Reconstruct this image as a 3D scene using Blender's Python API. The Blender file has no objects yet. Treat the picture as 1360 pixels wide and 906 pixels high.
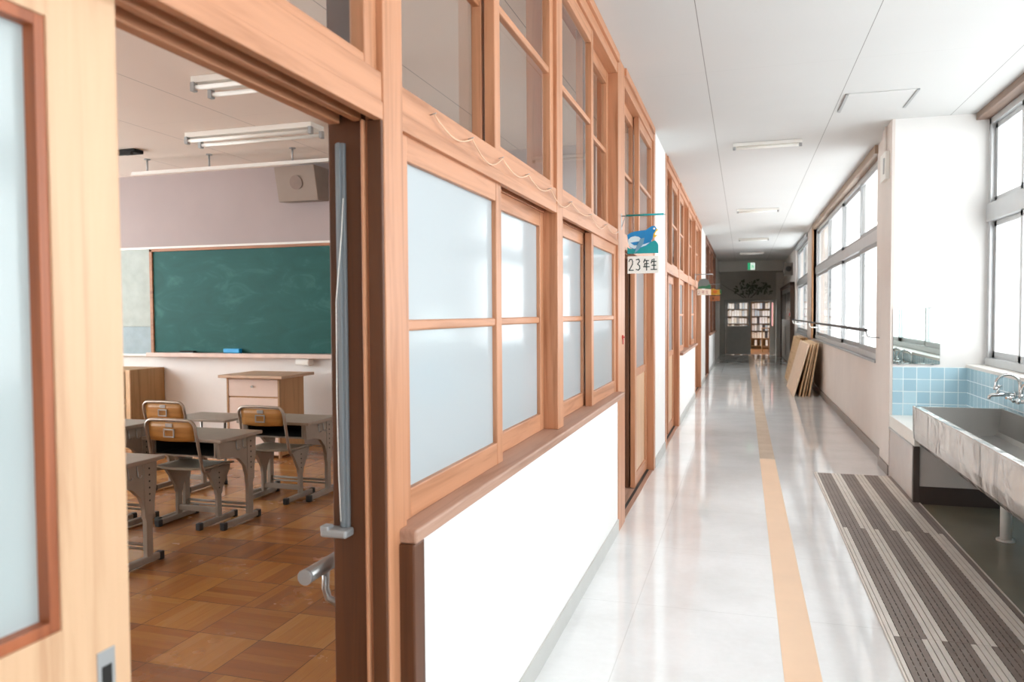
import bpy, bmesh, math, random
from mathutils import Vector, Matrix
random.seed(7)
PI = math.pi
SC = bpy.context.scene
COL = SC.collection

# ------------------------------------------------------------------ camera
YAW, PIT, ROL, FPX = 0.2934, 0.0352, 0.006, 1017.5
_f = Vector((-math.sin(YAW)*math.cos(PIT), math.cos(YAW)*math.cos(PIT), -math.sin(PIT)))
_r = Vector((math.cos(YAW), math.sin(YAW), 0)); _d = _f.cross(_r)
_r2 = _r*math.cos(ROL) + _d*math.sin(ROL); _d2 = -_r*math.sin(ROL) + _d*math.cos(ROL)
cd = bpy.data.cameras.new('camera'); cam = bpy.data.objects.new('camera', cd); COL.objects.link(cam)
cd.sensor_fit = 'HORIZONTAL'; cd.sensor_width = 36.0; cd.lens = 36.0*FPX/1360.0
cd.clip_start = 0.05; cd.clip_end = 200
cam.matrix_world = Matrix(((_r2.x, -_d2.x, -_f.x, 0), (_r2.y, -_d2.y, -_f.y, 0), (_r2.z, -_d2.z, -_f.z, 1.35), (0, 0, 0, 1)))
cd.dof.use_dof = True; cd.dof.focus_distance = 3.4; cd.dof.aperture_fstop = 4.5
SC.camera = cam

# ------------------------------------------------------------------ sky, portals, exposure
w = bpy.data.worlds.new('sky'); SC.world = w; w.use_nodes = True
bg = w.node_tree.nodes['Background']
bg.inputs['Color'].default_value = (.94, .97, 1.0, 1)
# bright overcast sky, strengthened on the classroom side to brighten that room
_nt = w.node_tree; _tc = _nt.nodes.new('ShaderNodeTexCoord'); _sx = _nt.nodes.new('ShaderNodeSeparateXYZ'); _mr = _nt.nodes.new('ShaderNodeMapRange')
_nt.links.new(_tc.outputs['Generated'], _sx.inputs[0]); _nt.links.new(_sx.outputs[0], _mr.inputs['Value']); _nt.links.new(_mr.outputs[0], bg.inputs['Strength'])
_mr.inputs['From Min'].default_value = -.7; _mr.inputs['From Max'].default_value = .2; _mr.inputs['To Min'].default_value = 12.5; _mr.inputs['To Max'].default_value = 6.6
def portal(name, loc, rot, sx, sy):
    l = bpy.data.lights.new(name, 'AREA'); l.shape = 'RECTANGLE'; l.size = sx; l.size_y = sy
    o = bpy.data.objects.new(name, l); COL.objects.link(o); o.location = loc; o.rotation_euler = rot
    l.cycles.is_portal = True
portal('daylight_opening', (2.05, 2.4, 1.9), (0, PI/2, 0), 2.2, 9.6)
portal('daylight_opening', (1.45, 11.4, 1.9), (0, PI/2, 0), 2.2, 7.4)
portal('daylight_opening', (1.45, 17.9, 1.9), (0, PI/2, 0), 2.2, 3.6)
portal('daylight_opening', (-8.5, 6.0, 1.9), (0, -PI/2, 0), 2.2, 16.0)
portal('daylight_opening', (3.6, 28.5, 1.7), (0, PI/2, 0), 1.9, 4.0)
portal('daylight_opening', (-3.5, 28.6, 1.7), (0, -PI/2, 0), 1.9, 4.2)
vs = SC.view_settings
SC.display_settings.display_device = 'sRGB'
vs.view_transform = 'Standard'; vs.look = 'None'; vs.gamma = 1.0; vs.use_curve_mapping = False
vs.exposure = 0.04
SC.cycles.use_denoising = True
SC.cycles.max_bounces = 12; SC.cycles.diffuse_bounces = 7; SC.cycles.glossy_bounces = 5
SC.cycles.transparent_max_bounces = 24; SC.cycles.sample_clamp_indirect = 6.0
SC.cycles.caustics_reflective = False; SC.cycles.caustics_refractive = False

# ------------------------------------------------------------------ materials
def lin(h):
    h = h.lstrip('#'); c = [int(h[i:i+2], 16)/255 for i in (0, 2, 4)]
    return tuple(((v/12.92) if v <= .04045 else ((v+.055)/1.055)**2.4) for v in c) + (1,)
class N:
    def __init__(s, name):
        s.m = bpy.data.materials.new(name); s.m.use_nodes = True; s.t = s.m.node_tree
        s.b = s.t.nodes['Principled BSDF']; s.out = s.t.nodes['Material Output']
        s._o = None
    def new(s, ty, **k):
        n = s.t.nodes.new(ty)
        for a, v in k.items(): setattr(n, a, v)
        return n
    def link(s, a, b): s.t.links.new(a, b)
    def put(s, sock, v):
        if isinstance(v, (int, float, tuple)): sock.default_value = v
        else: s.link(v, sock)
    @property
    def P(s):
        if s._o is None: s._o = s.new('ShaderNodeTexCoord').outputs['Object']
        return s._o
    def xyz(s):
        n = s.new('ShaderNodeSeparateXYZ'); s.link(s.P, n.inputs[0]); return n.outputs
    def m2(s, op, a, b=0.0, c=0.0):
        n = s.new('ShaderNodeMath', operation=op)
        s.put(n.inputs[0], a); s.put(n.inputs[1], b); s.put(n.inputs[2], c); return n.outputs[0]
    def comb(s, x, y, z):
        n = s.new('ShaderNodeCombineXYZ'); s.put(n.inputs[0], x); s.put(n.inputs[1], y); s.put(n.inputs[2], z); return n.outputs[0]
    def scale(s, v):
        n = s.new('ShaderNodeMapping'); s.link(s.P, n.inputs[0]); n.inputs['Scale'].default_value = v; return n.outputs[0]
    def noise(s, vec, sc=5., det=3., rough=.55, dist=0.):
        n = s.new('ShaderNodeTexNoise'); s.link(vec, n.inputs['Vector'])
        n.inputs['Scale'].default_value = sc; n.inputs['Detail'].default_value = det
        n.inputs['Roughness'].default_value = rough; n.inputs['Distortion'].default_value = dist
        return n.outputs['Fac']
    def white(s, vec):
        n = s.new('ShaderNodeTexWhiteNoise'); s.link(vec, n.inputs['Vector']); return n.outputs['Value']
    def ramp(s, fac, stops):
        n = s.new('ShaderNodeValToRGB'); s.link(fac, n.inputs[0]); e = n.color_ramp.elements
        while len(e) < len(stops): e.new(.5)
        for i, (p, c) in enumerate(stops): e[i].position = p; e[i].color = c if isinstance(c, tuple) else lin(c)
        return n.outputs[0]
    def mix(s, fac, a, b, mode='MIX'):
        n = s.new('ShaderNodeMix', data_type='RGBA', blend_type=mode)
        s.put(n.inputs[0], fac); s.put(n.inputs[6], a); s.put(n.inputs[7], b); return n.outputs[2]
    def bump(s, h, st=.3, d=.01):
        n = s.new('ShaderNodeBump'); n.inputs['Strength'].default_value = st; n.inputs['Distance'].default_value = d
        s.link(h, n.inputs['Height']); s.link(n.outputs[0], s.b.inputs['Normal'])
    def set(s, **k):
        for a, v in k.items(): s.put(s.b.inputs[a.replace('_', ' ')], v)
        return s

def plain(name, col, rough=.6, metal=0., var=.06, sc=8., spec=.5):
    n = N(name); c = lin(col)
    f = n.noise(n.P, sc, 4)
    d = tuple(v*(1-var*2) for v in c[:3])+(1,); u = tuple(min(1, v*(1+var)) for v in c[:3])+(1,)
    n.set(Base_Color=n.ramp(f, [(.3, d), (.7, u)]), Roughness=rough, Metallic=metal)
    n.b.inputs['Specular IOR Level'].default_value = spec
    return n.m
def wood(name, a, b, axis, rough=.5, fine=1.0):
    n = N(name); s = [26., 26., 26.]; s['xyz'.index(axis)] = 1.3
    v = n.scale(tuple(q*fine for q in s))
    f1 = n.noise(v, 1.0, 5, .6, .6); f2 = n.noise(v, 3.2, 3, .6)
    big = n.noise(n.P, 1.4, 2)
    col = n.ramp(f1, [(.28, b), (.5, a), (.78, tuple(min(1, q*1.12) for q in lin(a)[:3])+(1,))])
    col = n.mix(n.m2('MULTIPLY', f2, .35), col, lin(b))
    col = n.mix(n.m2('MULTIPLY', big, .25), col, tuple(q*.72 for q in lin(a)[:3])+(1,))
    n.set(Base_Color=col, Roughness=rough); n.bump(f1, .15, .002)
    return n.m
W = {}
for ax in 'xyz':
    W[ax] = wood('stained_wood_'+ax, '#C48B68', '#965F3A', ax, .42)
W_dark = wood('old_dark_shaded_wood', '#5E351A', '#3A200E', 'z', .5)
W_sill = wood('worn_sill_wood', '#B48E7A', '#8C6650', 'y', .5)
W_ply = wood('pale_plywood', '#D0AC8A', '#B48A68', 'z', .45)
W_board = wood('raw_board', '#DBBD98', '#B9966C', 'y', .6)
W_back = wood('chair_plywood', '#B98544', '#94622C', 'x', .4)
W_cab = wood('cabinet_wood', '#B08A5C', '#8E6A40', 'z', .5)
M_white = plain('white_plaster', '#E6E5E3', .7, var=.012, sc=3)
M_beige = plain('beige_plaster', '#DCD3CC', .6, var=.03, sc=2)
M_pink = plain('pinkish_grey_plaster', '#A89B99', .8, var=.02, sc=2)
M_grey = plain('grey_plaster', '#DAD6CF', .8, var=.03, sc=2)
M_dgrey = plain('dark_grey_plaster', '#BEBBB4', .8, var=.05, sc=2)
M_base = plain('grey_vinyl_baseboard', '#B9B9B5', .4, var=.02)
M_base2 = plain('brown_vinyl_baseboard', '#8B8079', .4, var=.03)
M_dbase = plain('dark_brown_kickboard', '#4C3F39', .45, var=.04)
M_alu = plain('brushed_aluminium', '#C9CBCC', .38, .55, var=.02)
M_alud = plain('grey_aluminium', '#A6A8A9', .4, .4, var=.02)
M_black = plain('black_rubber', '#1E1C1B', .6, var=.05)
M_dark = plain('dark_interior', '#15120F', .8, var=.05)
M_steelp = plain('beige_grey_painted_steel', '#93887C', .42, .15, var=.04)
M_top = plain('grey_laminate_top', '#988B7E', .35, var=.05)
M_seat = plain('olive_grey_plywood', '#8D8474', .4, var=.06)
M_chrome = plain('chrome', '#DADDDD', .12, 1., var=.01)
M_tube = plain('satin_steel_tube', '#A9A9A8', .28, .8, var=.02)
M_bronze = plain('warm_grey_steel_tube', '#A3968A', .3, .6, var=.02)
M_wp = plain('white_painted_metal', '#E9E7E1', .4, var=.01)
M_green = None
M_desk = plain('pinkish_laminate', '#D9C3B6', .5, var=.02)
M_deskt = plain('tan_laminate_edge', '#A9825C', .5, var=.03)
M_paper = plain('white_card', '#F1F1EC', .7, var=.01)
M_teal = plain('teal_paint', '#149AA0', .5, var=.05)
M_blue = plain('blue_paint', '#1684C4', .5, var=.08)
M_lblue = plain('pale_blue_paint', '#CDE4EE', .5, var=.03)
M_yel = plain('yellow_paint', '#E8C63A', .5, var=.05)
M_red = plain('red_plastic', '#C43A30', .4, var=.02)
M_ink = plain('dark_ink', '#3B4A46', .6, var=.02)
M_orange = plain('orange_floor_tape', '#F3CFAE', .35, var=.03, sc=3)
M_bluebox = plain('bright_blue_plastic', '#1F9FDC', .4, var=.02)
M_spk = plain('beige_speaker_cloth', '#928277', .7, var=.02)
M_cork = plain('olive_paint', '#6C7360', .7, var=.15, sc=30)
M_pinkc = plain('pink_curtain_fabric', '#EBA5AC', .8, var=.05)
M_matd = plain('brown_mat_plastic', '#8A7C74', .5, var=.06)
M_matw = plain('cream_mat_plastic', '#E6DED6', .5, var=.04)
M_gdoor = plain('grey_painted_door', '#A6A6A2', .45, var=.03)

def glassy(name, tint, refl=.5, ior=1.45, base=0.04):
    n = N(name); t = n.new('ShaderNodeBsdfTransparent'); t.inputs[0].default_value = tint
    g = n.new('ShaderNodeBsdfGlossy'); g.inputs['Roughness'].default_value = .02
    fr = n.new('ShaderNodeFresnel'); fr.inputs[0].default_value = ior
    mx = n.new('ShaderNodeMixShader'); ge = n.new('ShaderNodeNewGeometry'); n.link(n.m2('MULTIPLY', n.m2('ADD', n.m2('MULTIPLY', fr.outputs[0], refl), base), n.m2('SUBTRACT', 1., ge.outputs['Backfacing'])), mx.inputs[0])
    n.link(t.outputs[0], mx.inputs[1]); n.link(g.outputs[0], mx.inputs[2]); n.link(mx.outputs[0], n.out.inputs[0])
    n.t.nodes.remove(n.b)
    return n.m
G_clear = glassy('clear_glass', (.975, .985, .98, 1), .9)
def frosted(name, col, trans=.35):
    n = N(name)
    n.set(Base_Color=lin(col), Roughness=.13); n.b.inputs['IOR'].default_value = 1.5
    tr = n.new('ShaderNodeBsdfTranslucent'); tr.inputs[0].default_value = lin(col)
    mx = n.new('ShaderNodeMixShader'); mx.inputs[0].default_value = trans
    n.link(n.b.outputs[0], mx.inputs[1]); n.link(tr.outputs[0], mx.inputs[2]); n.link(mx.outputs[0], n.out.inputs[0])
    return n.m
G_frost = frosted('frosted_glass', '#BFC7CB', .2)
G_frostdoor = frosted('frosted_door_glass', '#C0CACB', .3)
def mat_mirror():
    n = N('mirror_glass'); n.set(Base_Color=(.68, .76, .74, 1), Roughness=.02, Metallic=1.0); return n.m
G_mirror = mat_mirror()

def mat_floor():
    n = N('polished_linoleum'); x, y, z = n.xyz()
    f = n.noise(n.scale((1., 1., 1.)), 2.2, 5, .6); f2 = n.noise(n.P, 30., 3)
    col = n.ramp(f, [(.25, '#E0E0E0'), (.6, '#EEEEEF')])
    col = n.mix(n.m2('MULTIPLY', f2, .15), col, lin('#A9A59C'))
    def seam(c, p, o, wd):
        q = n.m2('FRACT', n.m2('DIVIDE', n.m2('ADD', c, o), p)); return n.m2('LESS_THAN', q, wd/p)
    sm = n.m2('MAXIMUM', seam(y, .905, 20., .004), seam(x, 1.81, 20.38, .004))
    col = n.mix(n.m2('MULTIPLY', sm, .25), col, lin('#8F8C86'))
    n.set(Base_Color=col, Roughness=n.m2('ADD', n.m2('MULTIPLY', f, .10), .02)); n.b.inputs['Specular IOR Level'].default_value = .85
    n.bump(n.noise(n.P, 1.6, 3), .08, .02)
    return n.m
M_floor = mat_floor()
def mat_parquet():
    n = N('basket_weave_parquet'); x, y, z = n.xyz(); S = .30; K = .06
    X = n.m2('ADD', x, 30.12); Y = n.m2('ADD', y, 30.)
    cx = n.m2('FLOOR', n.m2('DIVIDE', X, S)); cy = n.m2('FLOOR', n.m2('DIVIDE', Y, S))
    par = n.m2('MODULO', n.m2('ADD', cx, cy), 2.0)
    inv = n.m2('SUBTRACT', 1., par)
    u = n.m2('ADD', n.m2('MULTIPLY', X, par), n.m2('MULTIPLY', Y, inv))     # across the strips
    v = n.m2('ADD', n.m2('MULTIPLY', Y, par), n.m2('MULTIPLY', X, inv))     # along the strips
    st = n.m2('FLOOR', n.m2('DIVIDE', u, K))
    r1 = n.white(n.comb(cx, cy, n.m2('MULTIPLY', st, 1.))); r2 = n.white(n.comb(cy, cx, 3.))
    g = n.noise(n.comb(n.m2('MULTIPLY', u, 30.), n.m2('MULTIPLY', v, 3.), r1), 1.2, 5, .65, .8)
    tone = n.m2('ADD', n.m2('MULTIPLY', r1, .28), n.m2('ADD', n.m2('MULTIPLY', r2, .42), n.m2('MULTIPLY', g, .35)))
    col = n.ramp(tone, [(.12, '#7A4A2E'), (.45, '#98602F'), (.72, '#B07A3C'), (.98, '#BC9266')])
    def edge(c, p, wd):
        q = n.m2('FRACT', n.m2('DIVIDE', c, p)); return n.m2('LESS_THAN', n.m2('MINIMUM', q, n.m2('SUBTRACT', 1., q)), wd/p)
    e1 = n.m2('MAXIMUM', edge(X, S, .0022), edge(Y, S, .0022)); e2 = edge(u, K, .0006)
    col = n.mix(n.m2('MULTIPLY', e1, .75), col, lin('#3C2212')); col = n.mix(n.m2('MULTIPLY', e2, .5), col, lin('#5A3418'))
    patch = n.noise(n.P, 3.0, 4, .6)
    col = n.mix(n.m2('MULTIPLY', patch, .12), col, lin('#C9A27C'))
    n.set(Base_Color=col, Roughness=n.m2('ADD', n.m2('MULTIPLY', patch, .25), .12)); n.b.inputs['Specular IOR Level'].default_value = .55
    n.bump(n.m2('SUBTRACT', g, n.m2('MULTIPLY', e1, 2.)), .12, .002)
    return n.m
M_parq = mat_parquet()
def mat_ceiling(name, col, ox, py):
    n = N(name); x, y, z = n.xyz()
    q = n.m2('FRACT', n.m2('DIVIDE', n.m2('ADD', x, ox), .905)); s1 = n.m2('LESS_THAN', q, .005)
    q2 = n.m2('FRACT', n.m2('DIVIDE', n.m2('ADD', y, 20.3), py)); s2 = n.m2('LESS_THAN', q2, .0016)
    f = n.noise(n.P, 1.2, 3)
    c = n.ramp(f, [(.3, tuple(v*.97 for v in lin(col)[:3])+(1,)), (.7, lin(col))])
    c = n.mix(n.m2('MULTIPLY', s1, .8), c, lin('#6E6E6A')); c = n.mix(n.m2('MULTIPLY', s2, .22), c, lin('#8A8A85'))
    n.set(Base_Color=c, Roughness=.85); return n.m
M_ceil = mat_ceiling('corridor_ceiling_board', '#D0D1D0', 9.29+.003, 1.82)
M_ceilc = mat_ceiling('classroom_ceiling_board', '#EBE0D6', 9.29, 1.82)
def mat_tile():
    n = N('pale_blue_tile'); x, y, z = n.xyz(); T = .1
    def e(c, o, wd):
        q = n.m2('FRACT', n.m2('DIVIDE', n.m2('ADD', c, o), T)); return n.m2('LESS_THAN', n.m2('MINIMUM', q, n.m2('SUBTRACT', 1., q)), wd/T)
    s = n.new('ShaderNodeNewGeometry'); sp = n.new('ShaderNodeSeparateXYZ'); n.link(s.outputs['Normal'], sp.inputs[0])
    fx = n.m2('GREATER_THAN', n.m2('ABSOLUTE', sp.outputs[0]), .5); fy = n.m2('SUBTRACT', 1., fx)
    g = n.m2('MAXIMUM', e(z, 10.0, .0028), n.m2('MAXIMUM', n.m2('MULTIPLY', e(x, 9.85, .0028), fy), n.m2('MULTIPLY', e(y, 10.0, .0028), fx)))
    cell = n.comb(n.m2('FLOOR', n.m2('DIVIDE', n.m2('ADD', x, 9.85), T)), n.m2('FLOOR', n.m2('MULTIPLY', y, 10.)), n.m2('FLOOR', n.m2('MULTIPLY', n.m2('ADD', z, .001), 10.)))
    c = n.ramp(n.white(cell), [(0., '#A3C6D6'), (1., '#B6D6E2')])
    n.set(Base_Color=n.mix(g, c, lin('#E4EEF0')), Roughness=n.m2('ADD', n.m2('MULTIPLY', g, .4), .1)); n.bump(n.m2('SUBTRACT', 1., g), .3, .002)
    return n.m
M_tile = mat_tile()
M_gloss = plain('glossy_pinkish_panel', '#D6CFCA', .08, var=.02)
def mat_board():
    n = N('green_chalkboard'); a = n.noise(n.scale((1.2, 1., 2.4)), 2.0, 5, .65, 1.2); b = n.noise(n.P, .9, 3)
    c = n.ramp(a, [(.3, '#134A47'), (.55, '#195450'), (.8, '#3D746F')])
    n.b.inputs['Specular IOR Level'].default_value = .25; n.set(Base_Color=n.mix(n.m2('MULTIPLY', b, .35), c, lin('#27615D')), Roughness=.6); return n.m
M_green = mat_board()
def mat_steel():
    n = N('stainless_steel'); a = n.noise(n.scale((7., 3.5, 2.)), 1.3, 3, .5, .6); b = n.noise(n.P, 2.0, 3)
    n.set(Base_Color=n.ramp(b, [(.3, '#C9C7C4'), (.7, '#E4E3E1')]), Metallic=1.0, Roughness=.2); n.bump(a, .6, .03); return n.m
M_sink = mat_steel()
def emis(name, col, st):
    n = N(name); n.set(Base_Color=lin(col), Roughness=.5); n.b.inputs['Emission Color'].default_value = lin(col); n.b.inputs['Emission Strength'].default_value = st; return n.m
M_exg = emis('lit_green_panel', '#3FBF86', .6); M_exw = emis('lit_white_panel', '#E8F6EE', .9)

# ------------------------------------------------------------------ mesh helpers
ORG = {}
class MB:
    def __init__(s): s.b = bmesh.new(); s.mi = 0
    def box(s, x0, x1, y0, y1, z0, z1, bev=0.0):
        t = bmesh.new(); bmesh.ops.create_cube(t, size=1.0)
        for v in t.verts: v.co = Vector(((x0+x1)/2+v.co.x*(x1-x0), (y0+y1)/2+v.co.y*(y1-y0), (z0+z1)/2+v.co.z*(z1-z0)))
        if bev: bmesh.ops.bevel(t, geom=t.edges[:], offset=bev, segments=2, affect='EDGES', profile=.5)
        return s.add(t)
    def add(s, t, M=None):
        if M is not None: t.transform(M)
        for f in t.faces: f.material_index = s.mi
        me = bpy.data.meshes.new('_'); t.to_mesh(me); t.free(); s.b.from_mesh(me); bpy.data.meshes.remove(me); return s
    def rbox(s, size, M, bev=0.0):
        t = bmesh.new(); bmesh.ops.create_cube(t, size=1.0)
        for v in t.verts: v.co = Vector((v.co.x*size[0], v.co.y*size[1], v.co.z*size[2]))
        if bev: bmesh.ops.bevel(t, geom=t.edges[:], offset=bev, segments=2, affect='EDGES', profile=.5)
        return s.add(t, M)
    def tube(s, pts, r, n=10, cap=True, smooth=True):
        pts = [Vector(p) for p in pts]; rs = r if isinstance(r, (list, tuple)) else [r]*len(pts)
        rings = []; up = None
        for i, p in enumerate(pts):
            d = ((pts[min(i+1, len(pts)-1)]-pts[max(i-1, 0)])).normalized()
            if up is None:
                a = Vector((0, 0, 1)) if abs(d.z) < .9 else Vector((1, 0, 0)); up = (a-d*a.dot(d)).normalized()
            else: up = (up-d*up.dot(d)).normalized()
            q = d.cross(up)
            rings.append([s.b.verts.new(p+(up*math.cos(2*PI*k/n)+q*math.sin(2*PI*k/n))*rs[i]) for k in range(n)])
        for i in range(len(rings)-1):
            for k in range(n):
                f = s.b.faces.new((rings[i][k], rings[i][(k+1) % n], rings[i+1][(k+1) % n], rings[i+1][k])); f.smooth = smooth
        if cap:
            s.b.faces.new(rings[0][::-1]); s.b.faces.new(rings[-1])
        return s
    def prism(s, poly, axis, a, b):
        """poly: 2D points in the other two axes (in xyz order), extruded along axis from a to b"""
        def P(p, t):
            if axis == 'x': return Vector((t, p[0], p[1]))
            if axis == 'y': return Vector((p[0], t, p[1]))
            return Vector((p[0], p[1], t))
        A = [s.b.verts.new(P(p, a)) for p in poly]; B = [s.b.verts.new(P(p, b)) for p in poly]
        fs = [s.b.faces.new(A), s.b.faces.new(B[::-1])]
        for i in range(len(poly)):
            j = (i+1) % len(poly); fs.append(s.b.faces.new((A[i], B[i], B[j], A[j])))
        return s
    def sphere(s, c, r, sc=(1, 1, 1), seg=12):
        t = bmesh.new(); bmesh.ops.create_uvsphere(t, u_segments=seg, v_segments=seg//2+2, radius=r)
        for f in t.faces: f.smooth = True
        return s.add(t, Matrix.Translation(c) @ Matrix.Diagonal((*sc, 1)))
    def build(s, name, mat, parent=None, loc=None):
        bmesh.ops.recalc_face_normals(s.b, faces=s.b.faces[:])
        me = bpy.data.meshes.new(name); o = bpy.data.objects.new(name, me); COL.objects.link(o)
        if parent is not None: org = ORG[parent.name]; o.parent = parent
        else:
            if loc is None: org = Vector((0, 0, 0))
            else: org = Vector(loc)
            o.location = org
        ORG[o.name] = org
        s.b.transform(Matrix.Translation(-org)); s.b.to_mesh(me); s.b.free()
        me.materials.append(mat); return o
def arc(c, r, a0, a1, n, plane='yz', fixed=0.):
    out = []
    for i in range(n+1):
        a = a0+(a1-a0)*i/n; p, q = c[0]+r*math.cos(a), c[1]+r*math.sin(a)
        out.append({'yz': (fixed, p, q), 'xz': (p, fixed, q), 'xy': (p, q, fixed)}[plane])
    return out
def thing(name, label, cat, loc, group=None):
    o = bpy.data.objects.new(name, None); COL.objects.link(o); o.location = loc; o.empty_display_size = .1
    ORG[o.name] = Vector(loc); o['label'] = label; o['category'] = cat
    if group: o['group'] = group
    return o
def tag(o, label, cat, group=None):
    o['label'] = label; o['category'] = cat
    if group: o['group'] = group
    return o
def st_root(name, loc):
    o = bpy.data.objects.new(name, None); COL.objects.link(o); o.location = loc; ORG[o.name] = Vector(loc); o['kind'] = 'structure'; return o
def struct(o): o['kind'] = 'structure'; return o
def sbox(name, mat, *b, bev=0.): return struct(MB().box(*b, bev=bev).build(name, mat))
CNT = {'trim': 0, 'window': 0, 'door': 0}
def nx(k): CNT[k] += 1; return '%s_%d' % (k, CNT[k])
def trim(mat, *b, bev=.003): return sbox(nx('trim'), mat, *b, bev=bev)
KIDS = {}
def dup(o, loc=None, rz=0., label=None, group=None, parent=None):
    c = o.copy(); COL.objects.link(c)
    if parent is not None: c.parent = parent
    if loc is not None: c.location = loc; c.rotation_euler = (0, 0, rz)
    if label: c['label'] = label
    if group: c['group'] = group
    for ch in [q for q in bpy.data.objects if q.parent == o]: dup(ch, parent=c)
    return c

# ================================================================== SHELL
CZ = 2.91
sbox('floor', M_floor, -.80, 2.2, -4.0, 25.9, -.1, 0)
sbox('floor', M_parq, -8.6, -.80, -2.2, 24.0, -.1, 0)
sbox('floor', wood('library_floorboards', '#A9713F', '#7E4E26', 'y', .3), -3.2, 3.5, 25.9, 31.2, -.1, 0)
sbox('ceiling', M_ceil, -.80, 2.2, -4.0, 25.9, CZ, CZ+.12)
sbox('ceiling', M_ceilc, -8.6, -.80, -2.2, 24.0, CZ, CZ+.12)
sbox('ceiling', M_white, -3.2, 3.5, 25.9, 31.2, 2.7, 2.82)
# classroom side walls
sbox('wall_back', M_white, -8.6, -.88, -2.2, -2.0, 0, CZ)
def fr_wall(y, flip=1):
    sbox('wall_front', M_white, -8.6, -.86, y, y+.2, 0, .92)
    sbox('wall_front', M_pink, -8.6, -.86, y, y+.2, .92, CZ)
fr_wall(7.03); fr_wall(15.1)
sbox('wall_far', M_white, -8.6, -.86, 23.8, 24.0, 0, CZ)
sbox('baseboard_front', M_base2, -8.2, -.88, 7.015, 7.03, 0, .09)
# outer wall of the classrooms with its windows
sbox('wall_outer', M_white, -8.6, -8.3, -2.2, 24.0, 0, .85)
sbox('wall_outer', M_white, -8.6, -8.3, -2.2, 24.0, 2.75, CZ)
for a, b in ((-2.2, -1.6), (6.6, 7.5), (14.7, 15.6), (23.0, 24.0)): sbox('wall_outer', M_white, -8.6, -8.3, a, b, .85, 2.75)
def alu_window(x, face, y0, y1, z0, z1, zt, muls, tw=.12, mw=.05, th=.06, pane=None, upper_off=0.):
    """aluminium window in a wall running along y; zt = centre of the transom"""
    r = st_root(nx('window'), (x, (y0+y1)/2, z0)); f = MB()
    f.box(x-th/2, x+th/2, y0, y0+.05, z0, z1, .003).box(x-th/2, x+th/2, y1-.05, y1, z0, z1, .003)
    f.box(x-th/2-.01, x+th/2, y0, y1, z0, z0+.06, .003).box(x-th/2, x+th/2, y0, y1, z1-.05, z1, .003)
    if zt: f.box(x-th/2-.015, x+th/2+.01, y0, y1, zt-tw/2, zt+tw/2, .004)
    f.build('window_frame', M_alu, r)
    ed = [y0+.05]+list(muls)+[y1-.05]
    for i in range(len(ed)-1):
        for (a, b) in (((z0+.06, zt-tw/2), (zt+tw/2, z1-.05)) if zt else ((z0+.06, z1-.05),)):
            dx = .014*(1 if i % 2 else -1); xx = x+dx; e0 = ed[i]-(mw/2 if i else 0); e1 = ed[i+1]+(mw/2 if i < len(ed)-2 else 0)
            g = MB(); g.box(xx-.013, xx+.013, e0, e0+mw, a, b, .002).box(xx-.013, xx+.013, e1-mw, e1, a, b, .002)
            g.box(xx-.013, xx+.013, e0, e1, a, a+.05, .002).box(xx-.013, xx+.013, e0, e1, b-.04, b, .002)
            so = g.build('sash', M_alud if face else M_alu, r)
            MB().box(xx-.002, xx+.002, e0+mw, e1-mw, a+.05, b-.04).build('pane', pane or G_clear, so)
    return r
for a, b in ((-1.6, 6.6), (7.5, 14.7), (15.6, 23.0)):
    n_ = 4; alu_window(-8.42, 0, a, b, .85, 2.75, 2.05, [a+(b-a)*k/n_ for k in range(1, n_)])

# ---- right side of the corridor, near bay with the washstand
XR = 1.83
sbox('wall_right', M_white, 1.72, 2.2, -4.0, 6.9, 0, .90)
sbox('wall_right', M_white, 1.95, 2.2, -4.0, 6.9, 2.86, CZ)
sbox('wall_behind', M_white, -.88, 2.2, -4.2, -4.0, 0, CZ)
trim(M_wp, 1.705, 2.0, -4.0, 6.9, .90, .925)
trim(wood('grey_brown_head_wood', '#8E7566', '#6A5448', 'y', .5), 1.75, 2.0, -4.0, 6.9, 2.855, 2.909)
struct(MB().box(1.712, 1.722, -1.0, 6.9, .0, .90).build('wall_right_tiles', M_tile))
alu_window(1.87, 0, -4.0, 6.885, .925, 2.855, 2.12, [-2.8, -1.2, .3, 1.8, 3.3, 4.75, 6.13], tw=.14)
# wing wall, pillar
sbox('wall_wing', M_white, 1.17, 2.2, 6.9, 7.35, 0, CZ)
sbox('wall_wing', M_beige, 1.15, 1.172, 6.895, 7.35, 0, CZ)
struct(MB().box(1.172, 1.712, 6.892, 6.902, .50, .90).build('wall_wing_tiles', M_tile))
sbox('wall_right', M_beige, 1.215, 1.5, 7.35, 25.9, 0, .865)
sbox('wall_right', M_beige, 1.215, 1.5, 7.35, 25.9, 2.86, CZ)
for a, b in ((7.35, 7.93), (14.75, 16.1), (19.6, 25.9)): sbox('wall_right', M_beige, 1.2, 1.5, a, b, .865 if a < 19 else 0, CZ)
trim(wood('orange_post_wood', '#C99A6E', '#A87445', 'z', .5), 1.185, 1.26, 14.75, 15.0, .87, 2.9)
struct(MB().box(1.195, 1.215, 7.35, 19.6, 0, .085, .002).build('baseboard_right', M_base2))
struct(MB().box(1.138, 1.15, 6.895, 7.36, 0, .085, .002).build('baseboard_right', M_base2))
trim(M_alud, 1.19, 1.30, 7.93, 14.75, .865, .885); trim(M_alud, 1.19, 1.30, 16.1, 19.6, .865, .885)
trim(wood('window_head_wood', '#A08A76', '#7C6654', 'y', .5), 1.17, 1.30, 7.9, 14.75, 2.83, 2.909)
trim(M_alud, 1.17, 1.30, 16.1, 19.6, 2.83, 2.909)
alu_window(1.27, 1, 7.93, 14.75, .885, 2.83, 2.09, [9.35, 11.0, 12.75], tw=.12, mw=.034, th=.05)
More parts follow.
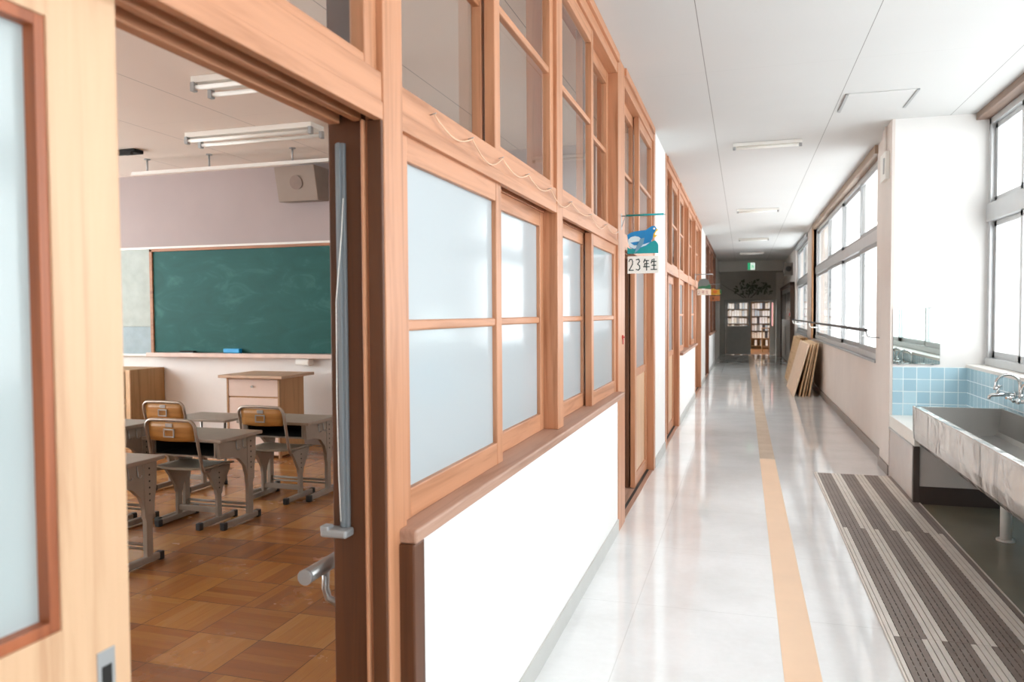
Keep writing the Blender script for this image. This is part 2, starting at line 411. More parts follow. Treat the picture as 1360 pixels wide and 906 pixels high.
alu_window(1.27, 1, 16.1, 19.6, .885, 2.83, 2.03, [17.85], tw=.14, mw=.034, th=.05)

# ---- low counter at the head of the washstand
sbox('wall_low_right', M_gloss, 1.155, 1.71, 5.935, 6.893, 0, .405)
sbox('wall_low_right', M_wp, 1.15, 1.71, 5.93, 6.892, .405, .505, bev=.004)
struct(MB().box(1.145, 1.185, 5.922, 5.96, 0, .405, .002).build(nx('trim'), M_dbase))
struct(MB().box(1.185, 1.71, 5.922, 5.936, 0, .125, .002).build('baseboard_low_right', M_dbase))
trim(M_alud, 1.146, 1.156, 5.96, 6.89, .392, .408, bev=.001)

# ---- left wall: posts, beams, sliding windows and doors
XF = -.73; XB = -.86
def post(y0, y1, z0=0., z1=CZ-.001, mat=None, x0=XB, x1=XF): return trim(mat or W['z'], x0, x1, y0, y1, z0, z1)
def sash(root, name, x1, th, y0, y1, z0, z1, mids, pane, st=.055, top=.06, bot=.07, fl=None, panel=None, mat=None):
    x0 = x1-th; g = MB()
    g.box(x0, x1, y0, y0+st, z0, z1, .003).box(x0, x1, y1-st, y1, z0, z1, .003)
    g.mi = 1
    g.box(x0+.001, x1-.001, y0+st, y1-st, z0, z0+bot, .003).box(x0+.001, x1-.001, y0+st, y1-st, z1-top, z1, .003)
    for m in mids: g.box(x0+.005, x1-.004, y0+st, y1-st, m-.013, m+.013, .005)
    so = g.build(name, mat or W['z'], root); so.data.materials.append(W['y'] if mat in (None, W['z']) else mat)
    zb = z0+bot
    if panel:
        MB().box((x0+x1)/2-.008, (x0+x1)/2+.008, y0+st, y1-st, z0+bot, panel, .0).build('lower_panel', W_ply, so)
        MB().box(x0+.002, x1-.002, y0+st, y1-st, panel, panel+.06, .003).build('middle_rail', mat or W['y'], so); zb = panel+.06
    MB().box((x0+x1)/2-.002, (x0+x1)/2+.002, y0+st-.004, y1-st+.004, zb-.004, z1-top+.004).build('pane', pane, so)
    return so
def upper(y0, y1, front_first=False):
    r = st_root(nx('window'), ((XF+XB)/2, (y0+y1)/2, 1.86)); m = (y0+y1)/2
    xa, xb = (-.745, -.79) if front_first else (-.79, -.745)
    sash(r, 'sash', xa, .035, y0, m+.03, 1.862, 2.80, [2.325], G_clear, bot=.025, top=.075)
    sash(r, 'sash', xb, .035, m-.03, y1, 1.862, 2.80, [2.325], G_clear, bot=.025, top=.075)
def lower(y0, y1, front_first=True):
    r = st_root(nx('window'), ((XF+XB)/2, (y0+y1)/2, .875)); m = (y0+y1)/2
    xa, xb = (-.745, -.79) if front_first else (-.79, -.745)
    sash(r, 'sash', xa, .035, y0, m+.03, .872, 1.765, [1.325], G_frost)
    sash(r, 'sash', xb, .035, m-.03, y1, .872, 1.765, [1.325], G_frost)
def beams(y0, y1):
    b = MB().box(XB, XF-.004, y0, y1, 1.79, 1.862, .003).box(-.752, XF-.002, y0, y1, 1.762, 1.80, .002).box(-.802, -.784, y0, y1, 1.764, 1.80, .002).box(XB, -.835, y0, y1, 1.762, 1.80, .002)
    struct(b.build(nx('trim'), W['y']))
    struct(MB().box(XB, XF-.004, y0, y1, 2.80, CZ-.001, .003).box(XF-.006, XF+.012, y0, y1, 2.86, CZ-.001, .002).build(nx('trim'), W['y']))
def dado(y0, y1):
    sbox('wall_left', M_white, -.86, -.735, y0, y1, 0, .84)
    trim(W_sill, -.87, -.69, y0-.0, y1, .84, .872, bev=.006)
    struct(MB().box(-.736, -.727, y0, y1, 0, .085, .002).build('baseboard_left', M_base))
# near bay
sbox('wall_left', M_white, -.87, -.735, -4.0, -.25, 0, CZ)
post(-.25, -.15)
beams(-.15, 1.49); post(1.49, 1.585, x0=-.775)
post(1.495, 1.58, mat=W_dark, x0=-.868, x1=-.776)
trim(W_dark, -.768, -.733, 1.483, 1.496, 0, 1.765); trim(W['z'], -.781, -.774, 1.478, 1.496, 0, 1.765, bev=.002)  # dark facing on the post's side; stain plus shade put into its brown
upper(-.15, 1.49)
beams(1.585, 3.07); upper(1.585, 3.07, False); lower(1.585, 3.07, True)
post(3.07, 3.17, .872)
beams(3.17, 4.66); upper(3.17, 4.66, True); lower(3.17, 4.66, False)
post(4.66, 4.93, mat=W['z'])
dado(1.545, 4.66)
struct(MB().box(-.74, -.694, 1.54, 1.60, 0, .84, .004).build(nx('trim'), W_dark))
def two_leaf(y0, y1, l1, l2, closed=False):
    """door opening y0..y1; leaves l1 (front track) and l2 (rear track) given as (a, b)"""
    r = st_root(nx('door'), (-.80, (y0+y1)/2, 0))
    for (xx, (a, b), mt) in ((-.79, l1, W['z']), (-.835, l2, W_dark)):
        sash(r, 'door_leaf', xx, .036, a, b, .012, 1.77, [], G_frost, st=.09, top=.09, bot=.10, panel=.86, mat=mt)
    struct(MB().box(-.875, -.738, y0, y1, 0, .006).build(nx('trim'), W_sill))
    struct(MB().box(-.79, -.77, y0, y1, .006, .008).build(nx('trim'), M_black))
    return r
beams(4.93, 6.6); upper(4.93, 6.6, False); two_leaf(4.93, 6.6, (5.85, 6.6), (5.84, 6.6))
post(6.6, 6.71)
sbox('wall_left', M_white, -1.25, -.735, 6.71, 7.64, 0, CZ)
struct(MB().box(-.736, -.727, 6.71, 7.62, 0, .085, .002).build('baseboard_left', M_base))
# second bay
post(7.64, 7.78); beams(7.78, 9.25); upper(7.78, 9.25, False)
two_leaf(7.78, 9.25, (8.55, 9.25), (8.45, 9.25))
post(9.25, 9.40)
beams(9.40, 10.9); upper(9.40, 10.9, True); lower(9.40, 10.9, True); post(10.9, 11.02, .872)
beams(11.02, 12.5); upper(11.02, 12.5, True); lower(11.02, 12.5, False)
post(12.5, 12.62); dado(9.40, 12.5)
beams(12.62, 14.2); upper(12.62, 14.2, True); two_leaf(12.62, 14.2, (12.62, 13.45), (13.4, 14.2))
post(14.2, 14.32)
sbox('wall_left', M_white, -1.25, -.735, 14.32, 15.9, 0, CZ)
struct(MB().box(-.736, -.727, 14.32, 15.88, 0, .085, .002).build('baseboard_left', M_base))
# third bay, dark stained
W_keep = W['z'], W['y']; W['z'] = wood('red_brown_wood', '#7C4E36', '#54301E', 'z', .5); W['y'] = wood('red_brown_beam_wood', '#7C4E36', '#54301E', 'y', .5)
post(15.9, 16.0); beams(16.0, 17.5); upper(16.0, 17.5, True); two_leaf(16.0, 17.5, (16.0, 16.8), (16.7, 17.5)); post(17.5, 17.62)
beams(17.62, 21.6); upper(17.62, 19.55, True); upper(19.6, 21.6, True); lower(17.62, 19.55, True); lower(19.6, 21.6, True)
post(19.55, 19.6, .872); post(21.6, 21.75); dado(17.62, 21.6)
W['z'], W['y'] = W_keep
sbox('wall_left', M_grey, -.95, -.735, 21.75, 25.9, 0, CZ)

# ---- door 1: the sliding leaf beside the camera
r = st_root('door_%d' % (CNT['door']+1), (-.78, .3, 0)); CNT['door'] += 1
def near_leaf():
    x1, x0, y0, y1 = -.778, -.812, -.14, .814
    g = MB(); st = .105
    g.box(x0, x1, y0, y0+st, .012, 1.778, .002).box(x0, x1, y1-st, y1, .012, 1.778, .002)
    g.box(x0+.001, x1-.0005, y0+st, y1-st, 1.70, 1.778).box(x0+.001, x1-.0005, y0+st, y1-st, .012, .975)
    o = g.build('door_leaf', W_ply, r)
    b = MB(); ya, yb, za, zb = y0+st, y1-st, .975, 1.70
    for q in ((ya, ya+.014, za, zb), (yb-.014, yb, za, zb), (ya+.014, yb-.014, za, za+.014), (ya+.014, yb-.014, zb-.014, zb)):
        b.box(x0+.004, x1-.003, q[0], q[1], q[2], q[3], .001)
    b.build('glazing_bead', wood('red_bead_wood', '#A8603C', '#7A3F22', 'z', .45), o)
    MB().box(x0+.010, x0+.014, ya+.012, yb-.012, za+.012, zb-.012).build('pane', G_frostdoor, o)
    p = MB().box(x1-.001, x1+.0015, y1-.056, y1-.028, .845, .925, .0006)
    p.build('finger_pull', M_alud, o)
    MB().box(x1+.0012, x1+.0022, y1-.050, y1-.034, .852, .905, .0004).build('finger_recess', M_dark, o)
near_leaf()
struct(MB().box(-.865, -.735, -.15, 1.49, .0, .006).build(nx('trim'), W_dark))

# ---- end of the corridor
sbox('wall_far', M_grey, -.95, 1.3, 24.2, 24.4, 2.60, CZ)
sbox('wall_far', M_dgrey, -.75, 1.3, 25.7, 25.9, 1.73, 2.91)
sbox('wall_far', M_dgrey, -.75, -.56, 25.7, 25.9, 0, 1.73)
sbox('wall_far', M_dgrey, 1.00, 1.3, 25.7, 25.9, 0, 1.73)
sbox('wall_far', M_grey, .98, 1.3, 25.3, 25.7, 0, 2.6)
for b in ((-3.4, -3.2, 25.9, 31.4, 0, .8), (-3.4, -3.2, 25.9, 31.4, 2.5, 2.8), (-3.4, -3.2, 25.9, 26.5, .8, 2.5), (-3.4, -3.2, 30.8, 31.4, .8, 2.5), (-3.2, 3.5, 31.2, 31.4, 0, 2.8), (3.5, 3.7, 25.9, 26.5, 0, 2.8), (3.5, 3.7, 30.5, 31.4, 0, 2.8), (3.5, 3.7, 26.5, 30.5, 0, .8), (3.5, 3.7, 26.5, 30.5, 2.5, 2.8),
          (-3.2, -.75, 25.7, 25.9, 0, 2.8), (1.3, 3.5, 25.7, 25.9, 0, 2.8)):
    sbox('wall_library', M_white, *b)
r = st_root(nx('door'), (.2, 25.72, 0))
MB().box(-.60, -.545, 25.66, 25.80, 0, 1.76, .004).box(.98, 1.03, 25.66, 25.80, 0, 1.76, .004).box(-.60, 1.03, 25.66, 25.80, 1.71, 1.77, .004).build('door_frame', M_gdoor, r)
def lib_leaf(x0, x1, y, mat, pane):
    g = MB().box(x0, x0+.06, y, y+.035, .01, 1.71, .003).box(x1-.06, x1, y, y+.035, .01, 1.71, .003).box(x0+.06, x1-.06, y+.001, y+.034, 1.66, 1.71).box(x0+.06, x1-.06, y+.001, y+.034, .01, .92).box(x0+.09, x1-.09, y-.004, y+.001, .10, .82, .002)
    o = g.build('door_leaf', mat, r); MB().box(x0+.05, x1-.05, y+.015, y+.019, .91, 1.67).build('pane', pane, o)
lib_leaf(-.54, .23, 25.68, M_gdoor, G_clear); lib_leaf(.80, .98, 25.73, M_dgrey, G_clear)
alu_window(-3.3, 0, 26.5, 30.8, .8, 2.5, None, [28.65]); alu_window(3.6, 0, 26.5, 30.5, .8, 2.5, None, [28.5])  # left window is unseen, added to brighten the library
# double door in the right wall at the far end
r = st_root(nx('door'), (1.15, 22.6, 0))
MB().box(1.10, 1.2, 20.0, 20.1, 0, 2.08, .004).box(1.10, 1.2, 25.1, 25.2, 0, 2.08, .004).box(1.09, 1.2, 20.0, 25.2, 2.02, 2.10, .004).build('door_frame', wood('dark_frame_wood', '#5A4234', '#382820', 'y', .5), r)
for a, b in ((20.1, 22.6), (22.6, 25.1)):
    o = MB().box(1.14, 1.18, a, b, .01, 2.02, .003).box(1.13, 1.14, a+.25, b-.25, .15, .95, .002).build('door_leaf', M_gdoor, r)
    MB().box(1.132, 1.139, a+.25, b-.25, 1.15, 1.88).build('pane', plain('dark_door_glass', '#34373A', .15, var=.02), o)
sbox('floor_under_sink', plain('dark_olive_sheet', '#8D8876', .25, var=.06, sc=2), 1.197, 1.712, -4.0, 5.92, .0, .002)  # thin olive sheet, darker than the linoleum, along the sink wall
# orange guide stripe
struct(MB().box(.150, .283, -4.0, 7.4, .0, .0012).build('floor_stripe', M_orange))
struct(MB().box(.150, .283, 7.4, 25.6, .0, .0011).build('floor_stripe', plain('worn_faded_floor_tape', '#DCC6B0', .2, var=.06, sc=4)))

# ================================================================== CORRIDOR THINGS
# ceiling lamps
def corridor_lamp():
    t = thing('ceiling_lamp', '', 'ceiling lamp', (.2, 7.44, CZ-.001))
    MB().box(-.10, .50, 7.40, 7.48, CZ-.03, CZ-.001, .004).build('lamp_body', M_wp, t)
    MB().tube([(-.07, 7.44, CZ-.043), (.47, 7.44, CZ-.043)], .013, 10).build('tube', M_paper, t)
    for x in (-.088, .488):
        MB().box(x-.012, x+.012, 7.425, 7.455, CZ-.06, CZ-.028, .002).build('socket', M_alud, t)
    return t
L0 = corridor_lamp(); L0['label'] = 'slim unlit strip lamp across the corridor ceiling, nearest the camera'; L0['group'] = 'corridor ceiling lamps'
for y, lb in ((12.15, 'slim unlit strip lamp on the corridor ceiling, second from the camera'), (16.9, 'slim unlit strip lamp on the corridor ceiling, third from the camera'), (20.9, 'slim unlit strip lamp on the corridor ceiling, nearest the exit sign')):
    dup(L0, (.2, y, CZ-.001), 0, lb)
t = thing('ceiling_hatch', 'flush white access hatch in the corridor ceiling beside the column', 'ceiling hatch', (.94, 6.25, CZ-.001))
MB().box(.71, 1.17, 6.0, 6.5, CZ-.006, CZ-.001, .001).build('hatch_panel', M_ceil, t)
for x in (.695, 1.155): MB().box(x, x+.02, 6.0, 6.5, CZ-.012, CZ-.001, .002).build('hatch_rail', M_alud, t)

# class signs on wall brackets
def sign_root(y, label): return thing('class_sign', label, 'sign', (-.6, y, 1.60), 'class signs on wall brackets')
def bracket(t, y, bar):
    MB().box(-.735, -.728, y-.02, y+.02, 1.87, 1.97, .001).tube([(-.731, y, 1.955), (-.46, y, 1.955)], .003, 8).tube([(-.705, y, 1.955), (-.731, y, 1.88)], .0025, 6).build('bracket', M_alud, t)
    MB().tube([(-.70, y-.002, 1.957), (-.47, y-.002, 1.957)], .006, 8).build('bracket_bar', bar, t)
    for x, a, b in ((-.665, 1.955, 1.83), (-.53, 1.955, 1.85), (-.665, 1.74, 1.70), (-.53, 1.74, 1.70)): MB().tube([(x, y, a), (x, y, b)], .0012, 6).build('hanging_wire', M_alud, t)
def flat(poly, y0, y1): return MB().prism(poly, 'y', y0, y1)
def blob(cx, cz, rx, rz, n=24, a=0.):
    return [(cx+rx*math.cos(2*PI*k/n)*math.cos(a)-rz*math.sin(2*PI*k/n)*math.sin(a), cz+rx*math.cos(2*PI*k/n)*math.sin(a)+rz*math.sin(2*PI*k/n)*math.cos(a)) for k in range(n)]
y = 4.79
t = sign_root(y, 'class sign with a blue animal cut-out over lettering 23年生, nearest the camera'); bracket(t, y, M_teal)
def q(u, v): return (-.693+u*.19, 1.870-v*.150)        # u right, v down inside the picture
sea = [q(0, 1), q(0, .72), q(.06, .78), q(.25, .80), q(.45, .72), q(.62, .66), q(.78, .52), q(.9, .48), q(.97, .58), q(1, .68), q(1, 1)]
flat(sea, y-.003, y+.003).build('sea_cutout', M_teal, t)
body = [q(0, .22), q(.12, .13), q(.28, .08), q(.45, .06), q(.60, .05), q(.70, -.04), q(.80, -.12), q(.90, -.10), q(.95, 0), q(.92, .10), q(.84, .22), q(.82, .40), q(.76, .55), q(.62, .68), q(.45, .76), q(.25, .84), q(.08, .74), q(.02, .5)]
flat(body, y-.006, y-.003).build('animal_cutout', M_blue, t)
flat([q(.03, .42), q(.12, .32), q(.25, .28), q(.38, .32), q(.46, .42), q(.38, .50), q(.25, .52), q(.10, .55), q(.22, .66), q(.45, .66), q(.72, .56), q(.60, .68), q(.40, .76), q(.22, .80), q(.09, .72), q(.03, .58)], y-.0075, y-.006).build('belly_patch', M_lblue, t)
flat([q(.42, .40), q(.56, .36), q(.52, .62), q(.36, .86), q(.24, .98), q(.30, .72)], y-.009, y-.0075).build('fin', plain('grey_blue_paint', '#6FA0BC', .5), t)
flat([q(.95, 0), q(.99, .06), q(.93, .13), q(.88, .24), q(.92, .27), q(.98, .26), q(.90, .34), q(.84, .38), q(.86, .2)], y-.0075, y-.003).build('beak', M_yel, t)
flat(blob(q(.87, 0)[0], q(.87, 0)[1], .006, .006), y-.0085, y-.006).build('eye', M_paper, t)
pl_ = MB().box(-.692, -.500, y-.003, y+.002, 1.597, 1.704, .001).build('name_plate', M_paper, t)
def strokes(lines, ox, oz, sx, sz, wd, y):
    m = MB()
    for ln in lines:
        for (a, b), (c, d) in zip(ln, ln[1:]):
            p0 = Vector((ox+a*sx, 0, oz+b*sz)); p1 = Vector((ox+c*sx, 0, oz+d*sz)); L = (p1-p0).length; ang = math.atan2(p1.z-p0.z, p1.x-p0.x)
            m.rbox((L+wd*.6, .0012, wd), Matrix.Translation(((p0.x+p1.x)/2, y, (p0.z+p1.z)/2)) @ Matrix.Rotation(-ang, 4, 'Y'))
    return m
two = [[(.05, .8), (.25, 1), (.6, 1), (.8, .8), (.75, .55), (.4, .25), (.05, 0), (.95, 0)]]
three = [[(.05, .95), (.6, 1), (.75, .8), (.35, .55), (.75, .4), (.8, .15), (.5, 0), (.05, .08)]]
nen = [[(.28, 1), (.05, .7)], [(.2, .85), (.9, .85)], [(.22, .58), (.85, .58)], [(.22, .58), (.22, .3)], [(0, .3), (1, .3)], [(.55, .85), (.55, -.02)]]
sei = [[(.25, .95), (.05, .62)], [(.15, .76), (.9, .76)], [(.15, .42), (.85, .42)], [(0, .04), (1, .04)], [(.52, 1), (.52, .04)]]
m = MB()
for g, ox in ((two, -.684), (three, -.640), (nen, -.594), (sei, -.548)):
    k = strokes(g, ox, 1.617, .036 if g in (nen, sei) else .030, .068, .0062, y-.004); me = bpy.data.meshes.new('_'); k.b.to_mesh(me); k.b.free(); m.b.from_mesh(me); bpy.data.meshes.remove(me)
m.build('lettering', M_ink, pl_)
y = 12.45
t = sign_root(y, 'class sign with a grey-green rounded cut-out above a pale lettered plate, middle one'); bracket(t, y, M_alud)
flat([(-.69, 1.74), (-.69, 1.80)]+[(-.60+.09*math.cos(a), 1.80+.09*math.sin(a)) for a in [PI-PI*k/12 for k in range(13)]]+[(-.51, 1.74)], y-.003, y+.003).build('hill_cutout', plain('slate_paint', '#6C716E', .6), t)
flat([(-.69, 1.73), (-.69, 1.76), (-.62, 1.775), (-.57, 1.77), (-.50, 1.80), (-.49, 1.73)], y-.005, y-.003).build('grass_cutout', plain('green_paint', '#2F6B4A', .6), t)
k = MB().box(-.70, -.49, y-.003, y+.002, 1.63, 1.72, .001).build('name_plate', plain('cream_card', '#E6D3C0', .7), t)
m = MB()
for g, ox in ((two, -.69), (nen, -.63), (sei, -.57)):
    kk = strokes(g, ox, 1.65, .04, .05, .006, y-.004); me = bpy.data.meshes.new('_'); kk.b.to_mesh(me); kk.b.free(); m.b.from_mesh(me); bpy.data.meshes.remove(me)
m.build('lettering', plain('pink_ink', '#B77F78', .6), k)
y = 16.9
t = sign_root(y, 'orange class sign with a yellow cut-out, farthest down the corridor'); bracket(t, y, M_alud)
flat([(-.69, 1.73), (-.69, 1.84), (-.62, 1.87), (-.55, 1.84), (-.49, 1.85), (-.48, 1.73)], y-.003, y+.003).build('picture_cutout', plain('amber_paint', '#D39A2C', .6), t)
flat(blob(-.58, 1.80, .045, .035), y-.005, y-.003).build('sun_cutout', plain('orange_paint', '#D9702A', .6), t)
flat([(-.50, 1.74), (-.50, 1.83), (-.46, 1.85), (-.44, 1.78), (-.46, 1.74)], y-.002, y+.002).build('leaf_cutout', plain('leaf_green_paint', '#3E6B42', .6), t)
k = MB().box(-.69, -.48, y-.003, y+.002, 1.60, 1.71, .001).build('name_plate', plain('rust_card', '#B06A3E', .7), t)
m = strokes(nen, -.64, 1.625, .05, .06, .007, y-.004); m.build('lettering', plain('dark_brown_ink', '#4A2A1C', .6), k)

# washstand
t = thing('washstand_sink', 'long stainless steel trough sink along the tiled wall', 'sink', (1.42, 4.1, 0))
def sink_profile():
    o = [(1.14, .69)]
    o += [(1.142, .52), (1.148, .46), (1.165, .43), (1.20, .415), (1.45, .405), (1.68, .405), (1.70, .69), (1.672, .69), (1.655, .53), (1.63, .505), (1.45, .49), (1.23, .505), (1.205, .53), (1.185, .685), (1.178, .69)]
    return o
s = MB(); s.prism(sink_profile(), 'y', 2.0, 5.945)
outer = [(1.14, .69), (1.142, .52), (1.148, .46), (1.165, .43), (1.20, .415), (1.45, .405), (1.68, .405), (1.70, .69)]
s.prism(outer, 'y', 5.885, 5.919); s.prism(outer, 'y', 2.0, 2.03)
s.box(1.135, 1.15, 2.0, 5.92, .672, .693, .003)
o = s.build('basin', M_sink, t)
mm = o.modifiers.new('b', 'BEVEL'); mm.width = .003; mm.segments = 2; mm.limit_method = 'ANGLE'
ins = [(1.178, .6905), (1.185, .685), (1.205, .53), (1.23, .505), (1.45, .49), (1.63, .505), (1.655, .53), (1.672, .6905)]
ins2 = [(1.180, .6908), (1.189, .685), (1.208, .534), (1.232, .509), (1.45, .494), (1.628, .509), (1.652, .534), (1.669, .6908)]
MB().prism(ins+ins2[::-1], 'y', 2.031, 5.884).prism(ins2, 'y', 5.880, 5.8845).build('basin_inner_shade', plain('dull_shaded_steel', '#B4B2AF', .30, .9, var=.04, sc=3), t)  # darker, duller skin over the same steel; inside shade put into its colour
for yy in (5.1, 3.0):
    MB().tube([(1.48, yy, 0), (1.48, yy, .41)], .03, 18).tube([(1.48, yy, 0), (1.48, yy, .012)], .05, 18).build('leg', M_wp, t)
MB().tube([(1.50, 4.2, .41), (1.50, 4.2, .25), (1.60, 4.2, .2), (1.705, 4.2, .2)], .022, 12).build('drain_pipe', M_wp, t)
def handle(m, c):
    for a in range(4):
        m.tube([c, (c[0]+.026*math.cos(a*PI/2+.4), c[1]+.026*math.sin(a*PI/2+.4), c[2]+.001)], [.006, .0075], 8)
    m.sphere(c, .011)
t = thing('faucet', 'plain chrome tap with cross handle, in the tiled corner above the sink', 'faucet', (1.71, 6.05-.30, .80), 'taps along the washstand')
yy = 5.75
MB().tube([(1.708, yy, .80), (1.62, yy, .80), (1.575, yy, .797), (1.56, yy, .785), (1.557, yy, .768)], [.012, .012, .012, .011, .010], 12).tube([(1.709, yy, .80), (1.700, yy, .80)], .022, 14).build('spout', M_chrome, t)
MB().tube([(1.61, yy, .805), (1.61, yy, .845)], [.011, .008], 10).build('valve_stem', M_chrome, t)
m = MB(); handle(m, (1.61, yy, .853)); m.build('handle', M_chrome, t)
def goose(yy, label):
    t = thing('gooseneck_faucet', label, 'faucet', (1.71, yy, .80), 'taps along the washstand')
    MB().tube([(1.709, yy, .80), (1.700, yy, .80)], .022, 14).tube([(1.708, yy, .80), (1.60, yy, .80)], .012, 12).sphere((1.60, yy, .80), .018).build('tap_body', M_chrome, t)
    pts = [(1.61, yy, .80), (1.61, yy, .88)]+arc((1.545, .90), .065, 0, PI, 12, 'xz', yy)+[(1.478, yy, .875)]
    MB().tube(pts, .0085, 10).tube([(1.478, yy, .885), (1.478, yy, .868)], .0105, 10).build('gooseneck', M_chrome, t)
    m = MB(); m.tube([(1.575, yy-.008, .80), (1.555, yy-.02, .815)], [.010, .007], 8); handle(m, (1.55, yy-.022, .822)); m.build('handle', M_chrome, t)
    return t
g0 = goose(5.33, 'chrome gooseneck tap whose arch shows in full at the frame edge')
for yy, lb in ((4.88, 'chrome gooseneck tap, second of the arched ones, tip at the frame edge'), (4.43, 'chrome gooseneck tap seen in the mirror, third arched one from the tiled corner'), (3.98, 'chrome gooseneck tap seen in the mirror, fourth arched one from the tiled corner'), (3.53, 'chrome gooseneck tap seen in the mirror, fifth arched one from the tiled corner'), (3.08, 'chrome gooseneck tap seen in the mirror, farthest from the tiled corner')):
    dup(g0, (1.71, yy, .80), 0, lb)
t = thing('wall_mirror', 'frameless rectangular mirror on the white wall above the blue tiles', 'mirror', (1.34, 6.898, .92))
MB().box(1.172, 1.515, 6.888, 6.896, .925, 1.378).build('mirror_glass', G_mirror, t)
m = MB()
for x in (1.22, 1.46):
    for z in (.922, 1.372): MB().box(x-.01, x+.01, 6.884, 6.897, z-.004, z+.012, .001).build('clip', M_chrome, t)
m.b.free()

# duckboard mat
t = thing('drainage_mat', 'brown and cream slatted plastic mat lying beside the washstand', 'mat', (.88, 3.4, 0))
X0 = .600; rows = [(5.12, 6.82, 0), (3.44, 5.118, 1), (1.75, 3.438, 0), (.05, 1.748, 1)]
base = MB().box(.575, 1.195, .02, 6.85, .0, .004); base.build('backing', M_black, t)
lt = MB(); dk = MB(); P_ = .0253
lt.box(.572, .581, .02, 6.85, .002, .008, .002).box(.5825, .5985, .02, 6.85, .003, .012, .002).box(1.183, 1.192, .02, 6.85, .003, .012, .002)
for (a, b, off) in rows:
    for k in range(23):
        x = X0+k*P_; cream = lambda q: (q-off) % 7 in (4, 5, 6)
        (lt if cream(k) else dk).box(x+.0008, x+P_-.0030, a, b, .003, .012)
        if k < 22:
            both = cream(k) and cream(k+1)
            yy = a
            while yy < b-.02 and not both:
                dk.box(x+P_-.0030, x+P_+.0008, yy, yy+.014, .003, .0112); yy += .044
lt.build('cream_slats', M_matw, t); dk.build('brown_slats', M_matd, t)

# leaning boards
def board(y0, y1, xb, xt, h, th, label, grp, mat=W_board):
    dx = xt-xb; L = h; ang = math.atan2(dx, math.sqrt(max(L*L-dx*dx, .01)))
    o = MB(); o.rbox((th, y1-y0, L), Matrix.Translation((xb, 0, 0)) @ Matrix.Rotation(ang, 4, 'Y') @ Matrix.Translation((th/2, 0, L/2)) @ Matrix.Translation((0, (y0+y1)/2, 0)), .003)
    zmin = min(v.co.z for v in o.b.verts)
    for v in o.b.verts: v.co.z -= zmin
    ob = o.build('wooden_board', mat, None, (xb, (y0+y1)/2, 0)); tag(ob, label, 'board', grp)
G1 = 'boards leaning below the corridor windows'
board(13.0, 14.8, .76, .985, .87, .028, 'pale smooth board, outermost of the near leaning stack', G1, plain('pale_board_face', '#E8D0B8', .6, var=.05))
board(13.06, 14.8, .855, 1.035, .86, .024, 'tan board directly behind the outermost one in the near stack', G1)
board(13.02, 14.8, .905, 1.07, .86, .022, 'tan board in the middle of the near leaning stack', G1)
board(13.08, 14.8, .95, 1.10, .865, .022, 'tan board second from the wall in the near leaning stack', G1)
board(13.05, 14.8, .995, 1.13, .865, .026, 'tan board nearest the wall in the near leaning stack', G1)
W_b2 = wood('yellow_board', '#DDB98C', '#B9905E', 'y', .6)
board(15.1, 16.9, .83, 1.00, .88, .028, 'yellowish board, outermost of the stack leaning farther down the corridor', G1, W_b2)
board(15.3, 17.0, .89, 1.05, .88, .04, 'yellowish board in the middle of the farther leaning stack', G1, W_b2)
board(15.2, 17.0, .96, 1.11, .88, .04, 'yellowish board nearest the wall in the farther leaning stack', G1, W_b2)

# guard rail in front of the right windows
t = thing('window_handrail', 'thin dark-topped rail on brackets across the right corridor windows', 'handrail', (1.12, 13.6, 1.17))
MB().tube([(1.12, 7.98, 1.175), (1.12, 19.4, 1.175)], .016, 10).build('rail', plain('dark_grey_rail_cover', '#5D5C5C', .4), t)
MB().tube([(1.12, 7.98, 1.16), (1.12, 7.95, 1.15), (1.125, 7.93, 1.12), (1.15, 7.9, 1.11), (1.215, 7.7, 1.11)], .007, 8).build('end_bracket', M_alud, t)
for yy in (9.4, 11.0, 12.75, 14.6, 16.3, 18.4, 19.3):
    MB().tube([(1.12, yy, 1.165), (1.13, yy, 1.10), (1.16, yy, 1.08), (1.256, yy, 1.08)], .007, 8).build('bracket', M_wp, t)
t = thing('wall_box', 'small cream junction box high on the column edge', 'electrical box', (1.14, 7.12, 2.5))
MB().box(1.118, 1.15, 7.0, 7.25, 2.45, 2.68, .004).build('box_body', M_wp, t)
MB().tube([(1.135, 7.12, 2.68), (1.135, 7.12, 2.90)], .01, 8).build('conduit', M_beige, t)
MB().box(1.113, 1.119, 7.05, 7.09, 2.50, 2.63, .001).build('slot_cover', M_alud, t)
t = thing('wall_speaker', 'grey-brown boxy loudspeaker high on the right wall by the far door', 'speaker', (1.1, 20.9, 2.6))
MB().box(1.0, 1.2, 20.8, 21.2, 2.30, 2.62, .01).build('speaker_case', plain('grey_brown_case', '#6D655E', .6), t)
MB().tube([(1.1, 20.80, 2.46), (1.1, 20.785, 2.46)], .07, 20).build('speaker_cone', M_black, t)
t = thing('exit_sign', 'small lit green exit sign on the beam at the corridor end', 'exit sign', (.23, 24.17, 2.55))
MB().box(.11, .33, 24.15, 24.20, 2.63, 2.85, .004).build('sign_case', M_wp, t)
MB().box(.115, .20, 24.145, 24.15, 2.635, 2.845).build('green_panel', M_exg, t)
p = MB().box(.20, .325, 24.145, 24.15, 2.635, 2.845).build('white_panel', M_exw, t)
m = strokes([[(.3, .75), (.55, .62), (.5, .4), (.75, .25), (.7, .02)], [(.5, .4), (.3, .25), (.05, .18)], [(.15, .5), (.35, .68), (.55, .62), (.85, .55)]], .208, 2.66, .11, .15, .018, 24.143)
m.sphere((.27, 24.143, 2.81), .014, (1, .2, 1)); m.build('running_figure', M_exg, p)
t = thing('alarm_lamp', 'small round red alarm lamp beside the far right door', 'alarm lamp', (1.085, 20.02, 1.3))
